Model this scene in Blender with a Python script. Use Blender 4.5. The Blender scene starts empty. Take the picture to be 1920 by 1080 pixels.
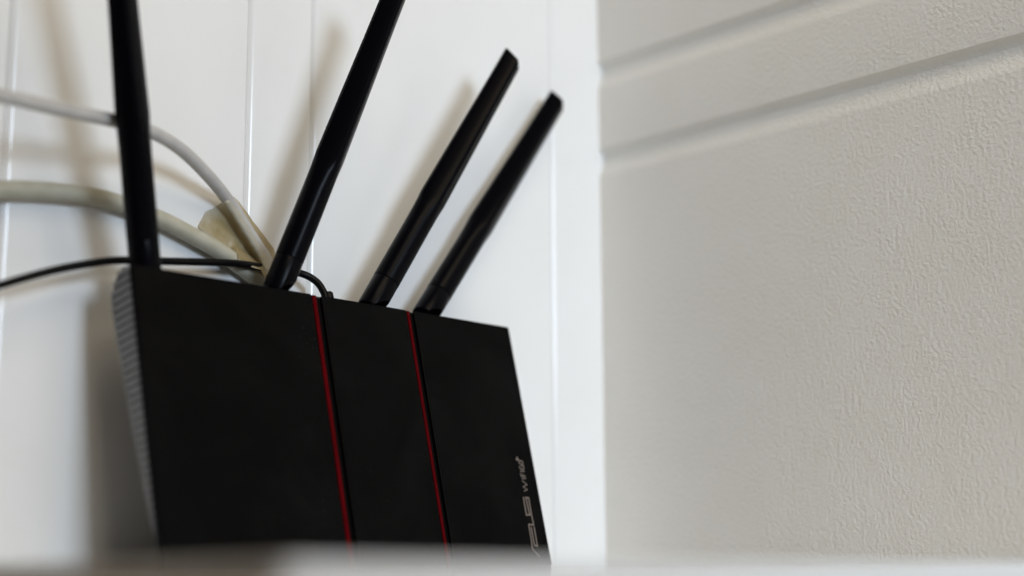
import bpy, bmesh, math, random
from mathutils import Vector, Matrix, noise as mnoise
random.seed(7)
sc = bpy.context.scene
col = sc.collection
R = math.radians

# ------------------------------------------------------------------ camera
# world: z up, shelf top z = 0, panelled wall is the plane y = 0 (room at y < 0),
# textured wall is the plane x = 0 (room at x < 0); metres
FPX = 2880.0
PITCH, ROLL, AZ = R(10.42), R(-0.3), R(46.8)
CAM = Vector((-.684, -.647, -.0020))
hd = Vector((math.cos(AZ), math.sin(AZ), 0)); r0 = Vector((math.sin(AZ), -math.cos(AZ), 0)); zz = Vector((0, 0, 1))
FW = hd*math.cos(PITCH) + zz*math.sin(PITCH)
u0 = -hd*math.sin(PITCH) + zz*math.cos(PITCH)
RT = r0*math.cos(ROLL) + u0*math.sin(ROLL)
UP = u0*math.cos(ROLL) - r0*math.sin(ROLL)
cd = bpy.data.cameras.new('camera'); cam = bpy.data.objects.new('camera', cd); col.objects.link(cam)
cam.matrix_world = Matrix(((RT.x, UP.x, -FW.x, CAM.x), (RT.y, UP.y, -FW.y, CAM.y), (RT.z, UP.z, -FW.z, CAM.z), (0, 0, 0, 1)))
cd.sensor_width = 36; cd.lens = FPX/1920*36
cd.clip_start = .01; cd.clip_end = 50
cd.dof.use_dof = True; cd.dof.focus_distance = .785; cd.dof.aperture_fstop = 2.7
sc.camera = cam

# ------------------------------------------------------------------ light
w = bpy.data.worlds.new('World'); sc.world = w; w.use_nodes = True
bg = w.node_tree.nodes['Background']; bg.inputs[0].default_value = (1, .80, .58, 1); bg.inputs[1].default_value = .04
L_AZ, L_EL, L_D = R(4), R(12), 2.2
tgt = Vector((-.25, -.05, .14))
ld = bpy.data.lights.new('window_light', 'AREA'); ld.shape = 'RECTANGLE'; ld.size = .55; ld.size_y = .55; ld.spread = R(51)
ld.energy = 2.45; ld.color = (.70, .835, 1)
lo = bpy.data.objects.new('window_light', ld); col.objects.link(lo)
lo.location = tgt + L_D*Vector((-math.sin(L_AZ)*math.cos(L_EL), -math.cos(L_AZ)*math.cos(L_EL), math.sin(L_EL)))
lo.rotation_euler = (Vector((.06, 0, .14)) - lo.location).to_track_quat('-Z', 'Y').to_euler()
fd = bpy.data.lights.new('ceiling_light', 'AREA'); fd.shape = 'RECTANGLE'; fd.size = 1.1; fd.size_y = 1.0
fd.energy = 14.3; fd.color = (1, .85, .63)
fo = bpy.data.objects.new('ceiling_light', fd); col.objects.link(fo)
fo.location = (-.33, -1.30, 1.45); fo.rotation_euler = (Vector((-.1, 0, .15)) - fo.location).to_track_quat('-Z', 'Y').to_euler()
sc.view_settings.view_transform = 'Standard'; sc.view_settings.look = 'None'
sc.view_settings.exposure = 0; sc.view_settings.gamma = 1

# ------------------------------------------------------------------ helpers
def px(x, y, yy):
    """point on the plane y = yy that the photograph shows at pixel (x, y)"""
    d = FW + RT*((x-960)/FPX) - UP*((y-540)/FPX)
    return CAM + d*((yy-CAM.y)/d.y)

def mat(name, base, rough=.5, spec=.5, **kw):
    m = bpy.data.materials.new(name); m.use_nodes = True
    b = m.node_tree.nodes['Principled BSDF']
    b.inputs['Base Color'].default_value = (*base, 1); b.inputs['Roughness'].default_value = rough
    b.inputs['Specular IOR Level'].default_value = spec
    for k, v in kw.items(): b.inputs[k].default_value = v
    return m
def nd(m, t, **kw):
    n = m.node_tree.nodes.new(t)
    for k, v in kw.items():
        if k in n.inputs: n.inputs[k].default_value = v
        else: setattr(n, k, v)
    return n
def lk(m, a, b): m.node_tree.links.new(a, b)
def bs(m): return m.node_tree.nodes['Principled BSDF']
def coords(m, scale=(1, 1, 1)):
    tc = nd(m, 'ShaderNodeTexCoord'); mp = nd(m, 'ShaderNodeMapping'); mp.inputs['Scale'].default_value = scale
    lk(m, tc.outputs['Object'], mp.inputs['Vector']); return mp.outputs['Vector']
def ramp(m, src, stops):
    r = nd(m, 'ShaderNodeValToRGB'); e = r.color_ramp.elements
    while len(e) < len(stops): e.new(.5)
    for el, (p, c) in zip(e, stops):
        el.position = p; el.color = (*c, 1) if len(c) == 3 else c
    lk(m, src, r.inputs[0]); return r.outputs[0]
def mottle(m, scale, c1, c2, vec=None, detail=4):
    n = nd(m, 'ShaderNodeTexNoise', Scale=scale, Detail=detail)
    if vec is None: vec = coords(m)
    lk(m, vec, n.inputs['Vector'])
    lk(m, ramp(m, n.outputs[0], [(.35, c1), (.65, c2)]), bs(m).inputs['Base Color']); return n
def bump(m, hsrc, strength, dist):
    b = nd(m, 'ShaderNodeBump', Strength=strength, Distance=dist)
    lk(m, hsrc, b.inputs['Height']); lk(m, b.outputs[0], bs(m).inputs['Normal']); return b

def link(name, me, parent=None, loc=None):
    o = bpy.data.objects.new(name, me); col.objects.link(o)
    if parent: o.parent = parent
    if loc is not None: o.location = loc
    return o
def build(name, bm, m, parent=None, smooth=None):
    me = bpy.data.meshes.new(name)
    bmesh.ops.recalc_face_normals(bm, faces=bm.faces)
    if smooth is not None:
        for f in bm.faces: f.smooth = True
        for e in bm.edges:
            if len(e.link_faces) == 2 and e.calc_face_angle(0) > R(smooth): e.smooth = False
    bm.to_mesh(me); bm.free(); me.materials.append(m)
    return link(name, me, parent)
def tag(o, label=None, cat=None, group=None, kind=None):
    for k, v in (('label', label), ('category', cat), ('group', group), ('kind', kind)):
        if v: o[k] = v
    return o
def extrude_profile(pts, place, a0, a1, n=1):
    """closed outline pts swept from a0 to a1; place(p, a) gives the point"""
    bm = bmesh.new(); rings = []
    for i in range(n+1):
        a = a0+(a1-a0)*i/n
        rings.append([bm.verts.new(place(p, a)) for p in pts])
    k = len(pts)
    for i in range(n):
        for j in range(k):
            bm.faces.new((rings[i][j], rings[i][(j+1) % k], rings[i+1][(j+1) % k], rings[i+1][j]))
    bm.faces.new(rings[0]); bm.faces.new(rings[-1][::-1])
    return bm
def catmull(P, n=8):
    P = [Vector(p) for p in P]; Q = [P[0]*2-P[1]]+P+[P[-1]*2-P[-2]]; out = []
    for i in range(1, len(Q)-2):
        a, b, c, d = Q[i-1:i+3]
        for k in range(n):
            t = k/n
            out.append(.5*((2*b)+(c-a)*t+(2*a-5*b+4*c-d)*t*t+(3*b-a-3*c+d)*t**3))
    out.append(P[-1]); return out
def tube(pts, rad, seg=20, bm=None):
    bm = bm or bmesh.new(); rings = []
    T0 = (pts[1]-pts[0]).normalized(); nrm = T0.orthogonal().normalized()
    for i, p in enumerate(pts):
        T = (pts[min(i+1, len(pts)-1)]-pts[max(i-1, 0)]).normalized()
        nrm = (nrm-T*nrm.dot(T)).normalized(); b = T.cross(nrm)
        r = rad(i/(len(pts)-1)) if callable(rad) else rad
        rings.append([bm.verts.new(p+(nrm*math.cos(2*math.pi*k/seg)+b*math.sin(2*math.pi*k/seg))*r) for k in range(seg)])
    for A, B in zip(rings, rings[1:]):
        for k in range(seg): bm.faces.new((A[k], A[(k+1) % seg], B[(k+1) % seg], B[k]))
    bm.faces.new(rings[0][::-1]); bm.faces.new(rings[-1]); return bm

# ------------------------------------------------------------------ materials
M_wall = mat('white_gloss_paint', (.86, .86, .855), .19, .5)
v = coords(M_wall, (1, 1, .25))
n = nd(M_wall, 'ShaderNodeTexNoise', Scale=260., Detail=3.); lk(M_wall, v, n.inputs['Vector'])
bump(M_wall, n.outputs[0], .05, .0006)
n2 = mottle(M_wall, 14, (.85, .85, .84), (.87, .87, .868))

M_tex = mat('cream_relief_paint', (.76, .74, .69), .62, .3)
v = coords(M_tex)
na = nd(M_tex, 'ShaderNodeTexNoise', Scale=470., Detail=3., Roughness=.5, Distortion=.15); lk(M_tex, v, na.inputs['Vector'])
nb = nd(M_tex, 'ShaderNodeTexNoise', Scale=900., Detail=2.); lk(M_tex, v, nb.inputs['Vector'])
nc = nd(M_tex, 'ShaderNodeTexNoise', Scale=18., Detail=2.); lk(M_tex, v, nc.inputs['Vector'])
r1 = ramp(M_tex, na.outputs[0], [(.3, (0, 0, 0)), (.75, (1, 1, 1))])
mx = nd(M_tex, 'ShaderNodeMath', operation='MULTIPLY_ADD'); lk(M_tex, nb.outputs[0], mx.inputs[0]); mx.inputs[1].default_value = .25; lk(M_tex, r1, mx.inputs[2])
nl = nd(M_tex, 'ShaderNodeTexNoise', Scale=55., Detail=3.); lk(M_tex, v, nl.inputs['Vector'])
ml = nd(M_tex, 'ShaderNodeMath', operation='MULTIPLY'); lk(M_tex, mx.outputs[0], ml.inputs[0])
lk(M_tex, ramp(M_tex, nl.outputs[0], [(.3, (.45, .45, .45)), (.7, (1, 1, 1))]), ml.inputs[1])
bump(M_tex, ml.outputs[0], .38, .0009)
lk(M_tex, ramp(M_tex, nc.outputs[0], [(.3, (.91, .885, .83)), (.7, (.93, .91, .868))]), bs(M_tex).inputs['Base Color'])

M_shelf = mat('white_satin_shelf', (.9, .9, .895), .04, 1.0); mottle(M_shelf, 30, (.89, .89, .88), (.91, .91, .905))
M_end = mat('shaded_shelf_end', (.62, .56, .50), .7, .2); mottle(M_end, 120, (.55, .49, .43), (.66, .6, .54))  # shade of the shelf's left end put into a darker brown colour

M_face = mat('matte_black_plastic', (.0009, .0009, .0009), .5, .07)
v = coords(M_face)
vo = nd(M_face, 'ShaderNodeTexVoronoi', Scale=420.); lk(M_face, v, vo.inputs['Vector'])
nz = nd(M_face, 'ShaderNodeTexNoise', Scale=38., Detail=3.); lk(M_face, v, nz.inputs['Vector'])
spk = ramp(M_face, vo.outputs['Distance'], [(.04, (1, 1, 1)), (.09, (0, 0, 0))])
msk = ramp(M_face, nz.outputs[0], [(.52, (0, 0, 0)), (.72, (1, 1, 1))])
mm = nd(M_face, 'ShaderNodeMath', operation='MULTIPLY'); lk(M_face, spk, mm.inputs[0]); lk(M_face, msk, mm.inputs[1])
mc = nd(M_face, 'ShaderNodeMix', data_type='RGBA'); lk(M_face, mm.outputs[0], mc.inputs[0])
mc.inputs[6].default_value = (.0009, .0009, .0009, 1); mc.inputs[7].default_value = (.12, .12, .115, 1)
lk(M_face, mc.outputs[2], bs(M_face).inputs['Base Color'])
n = nd(M_face, 'ShaderNodeTexNoise', Scale=2200., Detail=1.); lk(M_face, v, n.inputs['Vector']); bump(M_face, n.outputs[0], .15, .0002)
nr = nd(M_face, 'ShaderNodeTexNoise', Scale=22., Detail=4., Distortion=1.2); lk(M_face, v, nr.inputs['Vector'])
mr = nd(M_face, 'ShaderNodeMapRange'); mr.inputs['From Min'].default_value = .35; mr.inputs['From Max'].default_value = .7
mr.inputs['To Min'].default_value = .05; mr.inputs['To Max'].default_value = .08
lk(M_face, nr.outputs[0], mr.inputs['Value']); lk(M_face, mr.outputs[0], bs(M_face).inputs['Specular IOR Level'])
M_body = mat('black_plastic', (.003, .003, .0033), .5, .15); mottle(M_body, 200, (.0025, .0025, .0028), (.0035, .0035, .0038))
M_groove = mat('black_recess', (.002, .002, .002), .8, .05)
M_gloss = mat('polished_black_edge', (.004, .004, .004), .22, .5); mottle(M_gloss, 300, (.003, .003, .003), (.005, .005, .005))
M_red = mat('red_inlay', (.09, .001, .003), .5, .03); mottle(M_red, 60, (.066, .0002, .0014), (.084, .0003, .0022))
M_grille = mat('grey_plastic', (.21, .215, .225), .38, .5); mottle(M_grille, 250, (.19, .195, .205), (.23, .235, .245))
M_gap = mat('dark_grey_plastic', (.05, .05, .052), .5, .3); mottle(M_gap, 250, (.045, .045, .047), (.055, .055, .057))
M_ant = mat('black_antenna_plastic', (.0018, .0018, .003), .27, .06)
v = coords(M_ant); n = nd(M_ant, 'ShaderNodeTexNoise', Scale=1500., Detail=2.); lk(M_ant, v, n.inputs['Vector']); bump(M_ant, n.outputs[0], .12, .0002)
M_print = mat('bronze_print', (.17, .135, .115), .45, .4); mottle(M_print, 900, (.15, .12, .1), (.19, .15, .13))
M_wc = mat('grey_white_cable', (.50, .485, .47), .45, .4); mottle(M_wc, 150, (.47, .455, .44), (.53, .515, .5))
M_bc = mat('beige_cable', (.46, .44, .35), .45, .4); mottle(M_bc, 130, (.43, .41, .32), (.49, .47, .385))
M_kc = mat('black_cable', (.002, .002, .0025), .4, .14); mottle(M_kc, 200, (.0016, .0016, .002), (.003, .003, .0035))
M_tape = mat('yellowed_tape', (.6, .5, .3), .35, .5)

# ------------------------------------------------------------------ walls
back = link('panelled_wall', None); tag(back, 'white glossy wall of upright tongue and groove boards behind the router', kind='structure')
edges = [-1.30, -1.17, -1.03, -.985, -.86, -.71, -.665, -.56, -.4315, -.3912, -.2622, -.2220, -.0426, .012]
GW, GD = .0024, .0028
def board_outline(x0, x1):
    P = [(x0, .018), (x0, GD)]
    for k in range(0, 7):
        a = k/6*math.pi/2; P.append((x0+GW*1.9*(1-math.cos(a)), GD*(1-math.sin(a))))
    for k in range(6, -1, -1):
        a = k/6*math.pi/2; P.append((x1-GW*(1-math.cos(a)), GD*(1-math.sin(a))))
    return P+[(x1, GD), (x1, .018)]
for x0, x1 in zip(edges, edges[1:]):
    pts = board_outline(x0+.00012, x1-.00012)
    build('board', extrude_profile(pts, lambda p, a: Vector((p[0], p[1], a)), -.5, 1.3), M_wall, back, smooth=40)
build('backing', extrude_profile([(-1.3, .0185), (-1.3, .03), (.012, .03), (.012, .0185)], lambda p, a: Vector((p[0], p[1], a)), -.5, 1.3), M_wall, back)

side = link('textured_wall', None); tag(side, 'cream wall with stippled relief paint and two horizontal grooves right of the corner', kind='structure')
def side_board(zb, zt, shape_bottom, shape_top):
    """outline in (z, depth into the wall)"""
    P = [(zb-(.0085 if shape_bottom else 0), .02)]
    P += ([(zb-.0085, .0039), (zb-.0070, .0041), (zb-.0052, .0042), (zb-.0034, .0038), (zb-.0016, .0027), (zb-.0005, .0014), (zb+.0000, .0005), (zb+.0005, 0)] if shape_bottom else [(zb, 0)])
    if shape_top:   # sloping tongue that fills the groove up to the next board
        P += [(zt-.0187, 0), (zt-.0172, .0003), (zt-.0155, .0009), (zt-.0135, .0018), (zt-.0115, .0026), (zt-.0095, .0033), (zt-.0078, .0038), (zt, .0045)]
    else: P += [(zt, 0)]
    P += [(zt, .02)]
    return extrude_profile(P, lambda p, a: Vector((p[1], a, p[0])), .004, -1.1, n=1)
for zb, zt, sb, st in ((-.5, .2592, 0, 1), (.2594, .3168, 1, 1), (.3170, 1.3, 1, 0)):
    build('board', side_board(zb, zt, sb, st), M_tex, side, smooth=35)

# ------------------------------------------------------------------ shelf
SX0, SY0 = -.484, -.360
shelf = link('shelf', None, loc=(SX0, SY0, -.03)); tag(shelf, 'white shelf the router stands on, its front edge out of focus', 'shelf')
bm = bmesh.new()
bmesh.ops.create_cube(bm, size=1)
bm.transform(Matrix.Translation(((0-SX0)/2-.0005, (0-SY0)/2-.0005, .015)) @ Matrix.Diagonal((-SX0-.003, -SY0-.001, .03, 1)))
bmesh.ops.bevel(bm, geom=[e for e in bm.edges], offset=.0012, segments=3, affect='EDGES')
build('board', bm, M_shelf, shelf, smooth=40)
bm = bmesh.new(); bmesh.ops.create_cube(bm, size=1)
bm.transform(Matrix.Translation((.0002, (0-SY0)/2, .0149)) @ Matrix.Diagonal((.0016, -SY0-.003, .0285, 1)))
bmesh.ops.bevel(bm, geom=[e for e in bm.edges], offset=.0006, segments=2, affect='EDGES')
build('end_shade', bm, M_end, shelf, smooth=40)  # thin strip over the left end that carries its painted shade

# ------------------------------------------------------------------ router
E_ = Vector((.99612497, .08794912, 0)); V_ = Vector((-.01980086, .22426747, .97432645)); K_ = Vector((-.08569116, .9705509, -.22513989))
BASE = Vector((-.34686713, -.07553102, 0))
RW, RH = .250, .1363
router = link('router', None, loc=BASE)
tag(router, 'black wireless router with four antennas and two red stripes leaning on the wall', 'router')
def uvb(u, v, b): return E_*u + V_*v + K_*b
def rbox(name, u0, u1, v0, v1, b0, b1, m, parent=router, bev=.0006, seg=3):
    bm = bmesh.new(); bmesh.ops.create_cube(bm, size=1)
    bm.transform(Matrix.Translation(((u0+u1)/2, (v0+v1)/2, (b0+b1)/2)) @ Matrix.Diagonal((u1-u0, v1-v0, b1-b0, 1)))
    if bev: bmesh.ops.bevel(bm, geom=list(bm.edges), offset=bev, segments=seg, affect='EDGES')
    for vv in bm.verts: vv.co = uvb(*vv.co)
    return build(name, bm, m, parent, smooth=40)
V0, V1 = .0004, RH
# shell behind the face: wedge profile (v, depth behind the face)
prof = [(.0010, .0030), (.0010, .0040), (.0133, .0050), (.040, .0099), (.070, .0138), (.106, .0183), (.121, .0197), (.127, .0194), (.1340, .0152), (.1376, .0098), (.1372, .0040), (.1360, .0030)]
build('shell', extrude_profile(prof, lambda p, a: uvb(a, p[0], p[1]), .0012, RW-.0012), M_body, router, smooth=25)
rbox('face_panel', 0, .1046, V0, V1, 0, .0029, M_face)
rbox('face_panel', .1113, .1697, V0, V1, 0, .0029, M_face)
rbox('face_panel', .1756, RW, V0, V1, 0, .0029, M_face)
rbox('stripe', .1050, .1075, V0, V1-.0003, .0003, .0028, M_red, bev=.0002, seg=1)
rbox('stripe', .1700, .1720, V0, V1-.0003, .0003, .0028, M_red, bev=.0002, seg=1)
rbox('recess', .1076, .1112, V0+.0005, V1-.0008, .0022, .0028, M_groove, bev=0)
rbox('recess', .1721, .1755, V0+.0005, V1-.0008, .0022, .0028, M_groove, bev=0)
for uc in (.1113, .1756):
    bm = bmesh.new()
    A = [bm.verts.new(uvb(uc-.00005+.0005*math.sin(k*math.pi/8), V0+.0006, .00055-.0005*math.cos(math.pi/2-k*math.pi/8)*1.0)) for k in range(5)]
    Bv = [bm.verts.new(a.co+V_*(V1-V0-.0012)) for a in A]
    for k in range(4): bm.faces.new((A[k], A[k+1], Bv[k+1], Bv[k]))
    build('edge_trim', bm, M_gloss, router, smooth=60)
# vented side cheeks with ribs
def depth_at(v):
    P = [(.0010, .0040)]+prof[2:11]
    for (a, b), (c, d) in zip(P, P[1:]):
        if a <= v <= c: return b+(d-b)*(v-a)/(c-a)
    return P[-1][1]
rib_mesh = {}
for su, sgn in ((.0012, -1), (RW-.0012, 1)):
    pr = [(v_, max(.0032, d_-.0006)) for v_, d_ in prof]; pr = [(.0016, .0033)]+[(max(.0016, a), b) for a, b in pr[1:-1]]+[(.1372, .0038), (.1358, .0033)]
    sp = build('side_panel', extrude_profile(pr, lambda p, a: uvb(a, p[0], p[1]), su, su+sgn*.0004), M_gap, router, smooth=30)
    v_ = .006
    while v_ < .137:
        d0, d1 = .0034, depth_at(v_)-.0010
        if d1-d0 > .001:
            # half-round rib running from the face to the back edge
            bm = bmesh.new(); A = []; Bv = []
            for k in range(5):
                a = math.pi*k/4
                vv, uu = v_+.00125*math.cos(a), su+sgn*(.0003+.0011*math.sin(a))
                A.append(bm.verts.new(uvb(uu, vv, d0))); Bv.append(bm.verts.new(uvb(uu, vv, d1)))
            for k in range(4): bm.faces.new((A[k], A[k+1], Bv[k+1], Bv[k]))
            bm.faces.new(A); bm.faces.new(Bv)
            build('vent_rib', bm, M_grille, sp, smooth=50)
        v_ += .0037

# printed wordmark on the right panel, read upwards: polylines in face millimetres (u, v)
def ribbon(bm, pts, wd, b=-.00006):
    P = [Vector((p[0]/1000, p[1]/1000)) for p in pts]
    L, Rr = [], []
    for i, p in enumerate(P):
        d1 = (P[i]-P[i-1]).normalized() if i else (P[1]-P[0]).normalized()
        d2 = (P[i+1]-P[i]).normalized() if i < len(P)-1 else d1
        t = (d1+d2); t = t.normalized() if t.length > 1e-6 else d1
        nn = Vector((-t.y, t.x)); k = wd/2/max(.55, nn.dot(Vector((-d1.y, d1.x))))
        L.append(p+nn*k); Rr.append(p-nn*k)
    for bb in (b,):
        vl = [bm.verts.new(uvb(q.x, q.y, bb)) for q in L]; vr = [bm.verts.new(uvb(q.x, q.y, bb)) for q in Rr]
        for i in range(len(P)-1): bm.faces.new((vl[i], vl[i+1], vr[i+1], vr[i]))
MAKER = [
 [(236.07, 37.62), (235.97, 27.78), (239.41, 28.04)],
 [(238.66, 28.41), (238.0, 37.33), (240.23, 37.2), (240.12, 27.87), (240.42, 22.4), (236.1, 22.63)],
 [(236.36, 22.33), (236.3, 12.97), (235.8, 9.43), (240.64, 4.99)],
 [(237.97, 21.23), (238.03, 11.5), (240.31, 11.03), (240.44, 21.46)]]
SMALL = [
 [(237.56, 40.88), (240.42, 41.8), (237.48, 43.2), (240.83, 44.62), (237.51, 46.75)],
 [(237.48, 47.84), (241.06, 48.2)],
 [(241.02, 49.36), (237.37, 49.1), (237.39, 50.95)],
 [(239.11, 49.2), (239.15, 50.57)],
 [(237.29, 51.87), (240.86, 52.1)],
 [(237.52, 54.9), (237.42, 53.6), (238.25, 53.0), (240.35, 53.2), (240.9, 54.2), (240.7, 55.2), (239.3, 55.2), (239.3, 54.3)],
 [(238.25, 55.9), (237.6, 56.8), (238.25, 57.7), (240.2, 57.8), (240.9, 57.0), (240.2, 56.0), (238.25, 55.9)]]
bm = bmesh.new()
for l in MAKER: ribbon(bm, l, .00092)
build('maker_logo', bm, M_print, router)
bm = bmesh.new()
for l in SMALL: ribbon(bm, l, .00062)
vs = [bm.verts.new(uvb(a/1000, b/1000, -.00006)) for a, b in ((238.1, 57.9), (236.6, 57.6), (235.27, 58.3), (236.2, 59.5), (237.2, 60.3), (237.5, 59.2))]
bm.faces.new(vs)
build('wordmark', bm, M_print, router)

# ---- antennas
NSEG = 24
def section(shape, wd, dp):
    """24 points; shape 0 = round, 1 = chamfered flat bar"""
    out = []
    for k in range(NSEG):
        a = 2*math.pi*(k+.5)/NSEG; c, s = math.cos(a), math.sin(a)
        ro = Vector((c*.5, s*.5))
        # octagon-like bar (support function of planes)
        t = min(x for x in (.5/abs(c) if abs(c) > 1e-6 else 9, .5/abs(s) if abs(s) > 1e-6 else 9, .595/abs(c*.7071+s*.7071) if abs(c+s) > 1e-6 else 9, .595/abs(c*.7071-s*.7071) if abs(c-s) > 1e-6 else 9))
        bar = Vector((c*t, s*t))
        p = ro.lerp(bar, shape)
        out.append(Vector((p.x*wd, p.y*dp)))
    return out
def antenna(base, tip, wide, length):
    ax = (tip-base).normalized()
    X = (wide-ax*wide.dot(ax)).normalized(); Y = ax.cross(X)
    base = base-ax*.009; length += .009
    o = base-BASE
    at = lambda p, h_: o+X*p.x+Y*p.y+ax*h_
    # shaft: round foot, then a faceted bar that narrows to a slanted tip
    specs = [(.0189, 0, .0142, .0142), (.0192, 0, .0146, .0146), (.056, 0, .0144, .0144), (.066, .4, .0141, .0136), (.074, .95, .0139, .0128),
             (.105, .95, .0133, .0112), (length*.8, .95, .0123, .0095), (length-.0080, .95, .0118, .0091)]
    bm = bmesh.new(); rings = []
    for h_, s, wd, dp in specs: rings.append([bm.verts.new(at(p, h_)) for p in section(s, wd, dp)])
    for inset, rise in ((1.0, 0), (.985, .0003), (.95, .0004)):
        ring = []
        for p in section(.95, .0118*inset, .0091*inset):
            ring.append(bm.verts.new(at(p, length-.0032+rise-p.x*.52-max(0, p.x-.0047)*1.0)))
        rings.append(ring)
    for A, B in zip(rings, rings[1:]):
        for k in range(NSEG): bm.faces.new((A[k], A[(k+1) % NSEG], B[(k+1) % NSEG], B[k]))
    bm.faces.new(rings[0][::-1]); bm.faces.new(rings[-1])
    a = build('antenna', bm, M_ant, router, smooth=22)
    # collar below the parting line, cut away on its lower side for the hinge
    bm = bmesh.new(); rings = []
    for h_, wd in ((.0012, .0136), (.0018, .0144), (.0184, .0144), (.0187, .0141)):
        ring = []
        for p in section(0, wd, wd):
            hh = h_
            if h_ < .01 and p.x > .0028: hh = h_+(p.x-.0028)*1.5+.0012
            ring.append(bm.verts.new(at(p, hh)))
        rings.append(ring)
    for A, B in zip(rings, rings[1:]):
        for k in range(NSEG): bm.faces.new((A[k], A[(k+1) % NSEG], B[(k+1) % NSEG], B[k]))
    bm.faces.new(rings[0][::-1]); bm.faces.new(rings[-1])
    build('collar', bm, M_ant, a, smooth=30)
    # hinge barrel that the collar turns on, and its neck into the shell
    bm = tube([o+Y*-.0042+ax*-.001, o+Y*.0042+ax*-.001], .0045, 20)
    build('hinge', bm, M_ant, a, smooth=40)
    bm = tube([o+ax*-.002-X*.0006, o-V_*.010+K_*.003], .0050, 20)
    build('neck', bm, M_ant, a, smooth=40)
    return a
vr = Vector((math.sin(AZ), -math.cos(AZ), 0))     # level direction across the router's view
side_on = vr*.25 + Vector((math.cos(AZ), math.sin(AZ), 0))
for (bx, by, bd), (tx, ty, td), wide in (((271, 487, -.0365), (230, 0, -.062), side_on), ((529, 519, -.032), (736, 0, -.060), vr), ((707, 556, -.027), (963, 106, -.042), vr), ((807, 575, -.021), (1046, 185, -.013), vr)):
    b_, t_ = px(bx, by, bd), px(tx, ty, td)
    antenna(b_, t_, wide, (t_-b_).length+.0015 if td > -.05 else .172)

# ------------------------------------------------------------------ cables
def cable(name, pix, rad, m, label, group=None):
    pts = catmull([px(*p) for p in pix], 10); b0 = pts[0].copy()
    o = build(name, tube([p-b0 for p in pts], rad, 20), m, None, smooth=60); o.location = b0
    tag(o, label, 'cable', group); return o
white = [(-160, 165, -.060), (-60, 170, -.056), (0, 179, -.051), (110, 204, -.046), (225, 229, -.040), (290, 250, -.032), (345, 285, -.023), (395, 335, -.014), (432, 382, -.0060), (465, 434, -.0052), (500, 490, -.0056), (525, 540, -.008), (545, 600, -.011)]
cable('network_cable', white, .0032, M_wc, 'thin pale grey cable arching down under the yellowed tape')
beige = [(-160, 372, -.008), (-60, 358, -.0065), (0, 355, -.0055), (100, 359, -.0052), (200, 374, -.0052), (300, 411, -.0052), (370, 447, -.0052), (415, 473, -.0054), (440, 492, -.0050), (470, 514, -.0046), (500, 540, -.0045), (520, 600, -.0045)]
cable('coaxial_cable', beige, .0042, M_bc, 'thick beige cable running along the wall below the pale grey one')
black = [(-160, 590, -.026), (-60, 556, -.023), (0, 535, -.021), (100, 507, -.019), (190, 491, -.018), (240, 488, -.016), (310, 490, -.014), (400, 492, -.0135), (450, 495, -.0115), (490, 501, -.0095), (520, 506, -.0095), (565, 513, -.010), (592, 527, -.013), (606, 546, -.016), (611, 562, -.018)]
kc = cable('power_cable', black, .0019, M_kc, 'thin black cable passing behind the router top edge to a small plug')
pA, pB = px(614, 548, -.0165), px(624, 596, -.019)
build('plug', tube([pA-kc.location, pA.lerp(pB, .06)-kc.location, pA.lerp(pB, .3)-kc.location, pB-kc.location], lambda t: .0020 if t < .2 else .0027, 20), M_kc, kc, smooth=40)

# ------------------------------------------------------------------ tape
wl = catmull([px(*p) for p in white], 10)
bl = catmull([px(*p) for p in beige], 10)
left = [(387, 396), (372, 424), (385, 437), (415, 458), (440, 481), (446, 492), (466, 499), (489, 505), (497, 524)]
right = [(439, 369), (455, 388), (472, 411), (489, 434), (503, 452), (514, 468), (520, 490), (522, 512), (520, 530)]
NS, NT = 42, 40
def lerp_list(Ls, t):
    f = t*(len(Ls)-1); i = min(int(f), len(Ls)-2); k = f-i
    return Vector(((Ls[i][0]*(1-k)+Ls[i+1][0]*k), (Ls[i][1]*(1-k)+Ls[i+1][1]*k)))
bm = bmesh.new(); grid = []; stain = []
t0 = px(440, 440, -.002)
for i in range(NS+1):
    s = i/NS; a, b = lerp_list(left, s), lerp_list(right, s); row = []
    for j in range(NT+1):
        t = j/NT; q = a.lerp(b, t)
        q += Vector((mnoise.noise((s*9, t*7, 3)), mnoise.noise((s*9, t*7, 9))))*(2.5 if (j in (0, NT) or i in (0, NS)) else .5)
        P = px(q.x, q.y, -.0012)
        # the sheet lies over the cable: distance from the cable along the wall, seen along the line of sight
        d = 9; near = None
        for c in wl[60:]:
            pc = CAM+(c-CAM)*((P.y-CAM.y)/(c.y-CAM.y)); dd = (pc-P).length
            if dd < d: d, near = dd, c
        top = -near.y+.0036
        g = .0012+.0007*mnoise.noise((s*6, t*5, 1))
        if d < .0034: g = max(g, top-.0034+math.sqrt(max(0, .0034**2-d*d)))
        elif d < .0068: g = max(g, .0012+(top-.0046)*(1-(d-.0034)/.0034)**1.7)
        # and over the end of the thicker cable where it dives behind the router
        db = 9; nb_ = None
        for c in bl[60:]:
            pc = CAM+(c-CAM)*((P.y-CAM.y)/(c.y-CAM.y)); dd = (pc-P).length
            if dd < db: db, nb_ = dd, c
        wb = max(0, min(1, (q.x-432)/16)); wb = wb*wb*(3-2*wb)
        if db < .0085: g = max(g, g+(-nb_.y+.0050-g)*wb*(1 if db < .0045 else (1-(db-.0045)/.004)))
        cu = max(0, (s-.6)/.4)
        g += .019*cu**1.5*(1-abs(2*t-.95)*.55)      # lower edge has come loose and stands off the wall
        row.append(bm.verts.new(px(q.x, q.y, -g)-t0)); stain.append(max(0, min(1, (d-.0031)/.0014))*min(1, s/.16)*min(1, t/.12+.25))
    grid.append(row)
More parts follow.
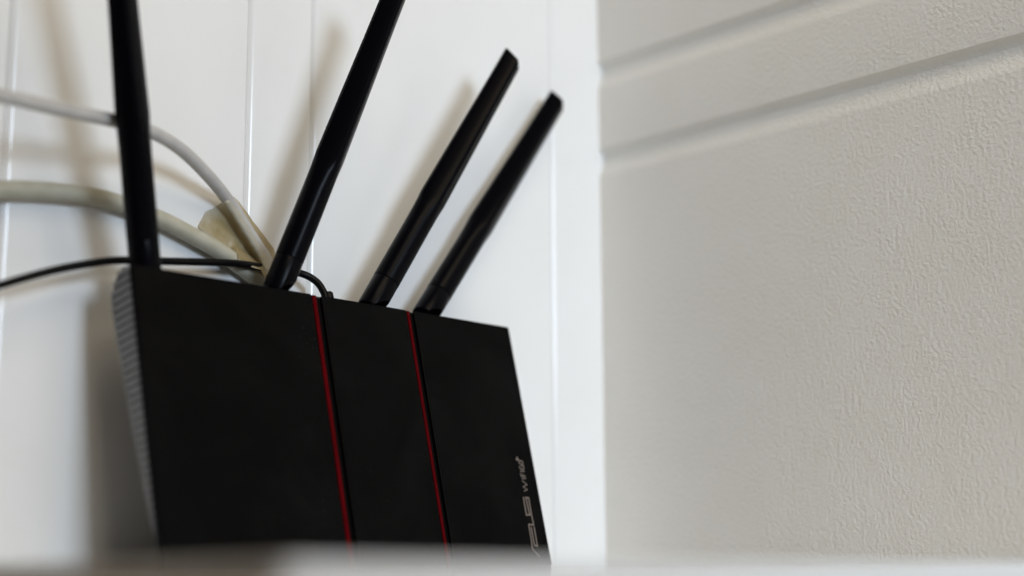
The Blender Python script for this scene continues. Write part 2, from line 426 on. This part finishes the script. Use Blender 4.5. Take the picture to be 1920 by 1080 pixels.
for i in range(NS):
    for j in range(NT): bm.faces.new((grid[i][j], grid[i][j+1], grid[i+1][j+1], grid[i+1][j]))
v = coords(M_tape)
n = nd(M_tape, 'ShaderNodeTexNoise', Scale=170., Detail=5., Roughness=.6); lk(M_tape, v, n.inputs['Vector'])
at_ = nd(M_tape, 'ShaderNodeAttribute', attribute_name='stain')
yel = ramp(M_tape, n.outputs[0], [(.28, (.42, .33, .17)), (.5, (.56, .47, .28)), (.74, (.72, .64, .46))])
pal = ramp(M_tape, n.outputs[0], [(.3, (.72, .70, .61)), (.7, (.80, .785, .72))])
mc = nd(M_tape, 'ShaderNodeMix', data_type='RGBA'); lk(M_tape, at_.outputs['Fac'], mc.inputs[0]); lk(M_tape, pal, mc.inputs[6]); lk(M_tape, yel, mc.inputs[7])
lk(M_tape, mc.outputs[2], bs(M_tape).inputs['Base Color'])
bump(M_tape, n.outputs[0], .3, .0006)
tr = nd(M_tape, 'ShaderNodeBsdfTransparent', Color=(.98, .96, .9, 1)); tl = nd(M_tape, 'ShaderNodeBsdfTranslucent', Color=(.75, .66, .45, 1))
m1 = nd(M_tape, 'ShaderNodeMixShader', Fac=.42); m2 = nd(M_tape, 'ShaderNodeMixShader')
fa = nd(M_tape, 'ShaderNodeMapRange'); fa.inputs['To Min'].default_value = .22; fa.inputs['To Max'].default_value = .18
lk(M_tape, at_.outputs['Fac'], fa.inputs['Value']); lk(M_tape, fa.outputs[0], m2.inputs[0])
out = M_tape.node_tree.nodes['Material Output']
lk(M_tape, bs(M_tape).outputs[0], m1.inputs[1]); lk(M_tape, tl.outputs[0], m1.inputs[2])
lk(M_tape, m1.outputs[0], m2.inputs[1]); lk(M_tape, tr.outputs[0], m2.inputs[2]); lk(M_tape, m2.outputs[0], out.inputs['Surface'])
o = build('tape', bm, M_tape, None, smooth=60); o.location = t0
fl = o.data.attributes.new('stain', 'FLOAT', 'POINT')
for i_, v_ in enumerate(stain): fl.data[i_].value = v_
sol = o.modifiers.new('thickness', 'SOLIDIFY'); sol.thickness = .00012; sol.offset = 0
tag(o, 'torn piece of yellowed tape sticking the pale grey cable to the wall', 'tape')
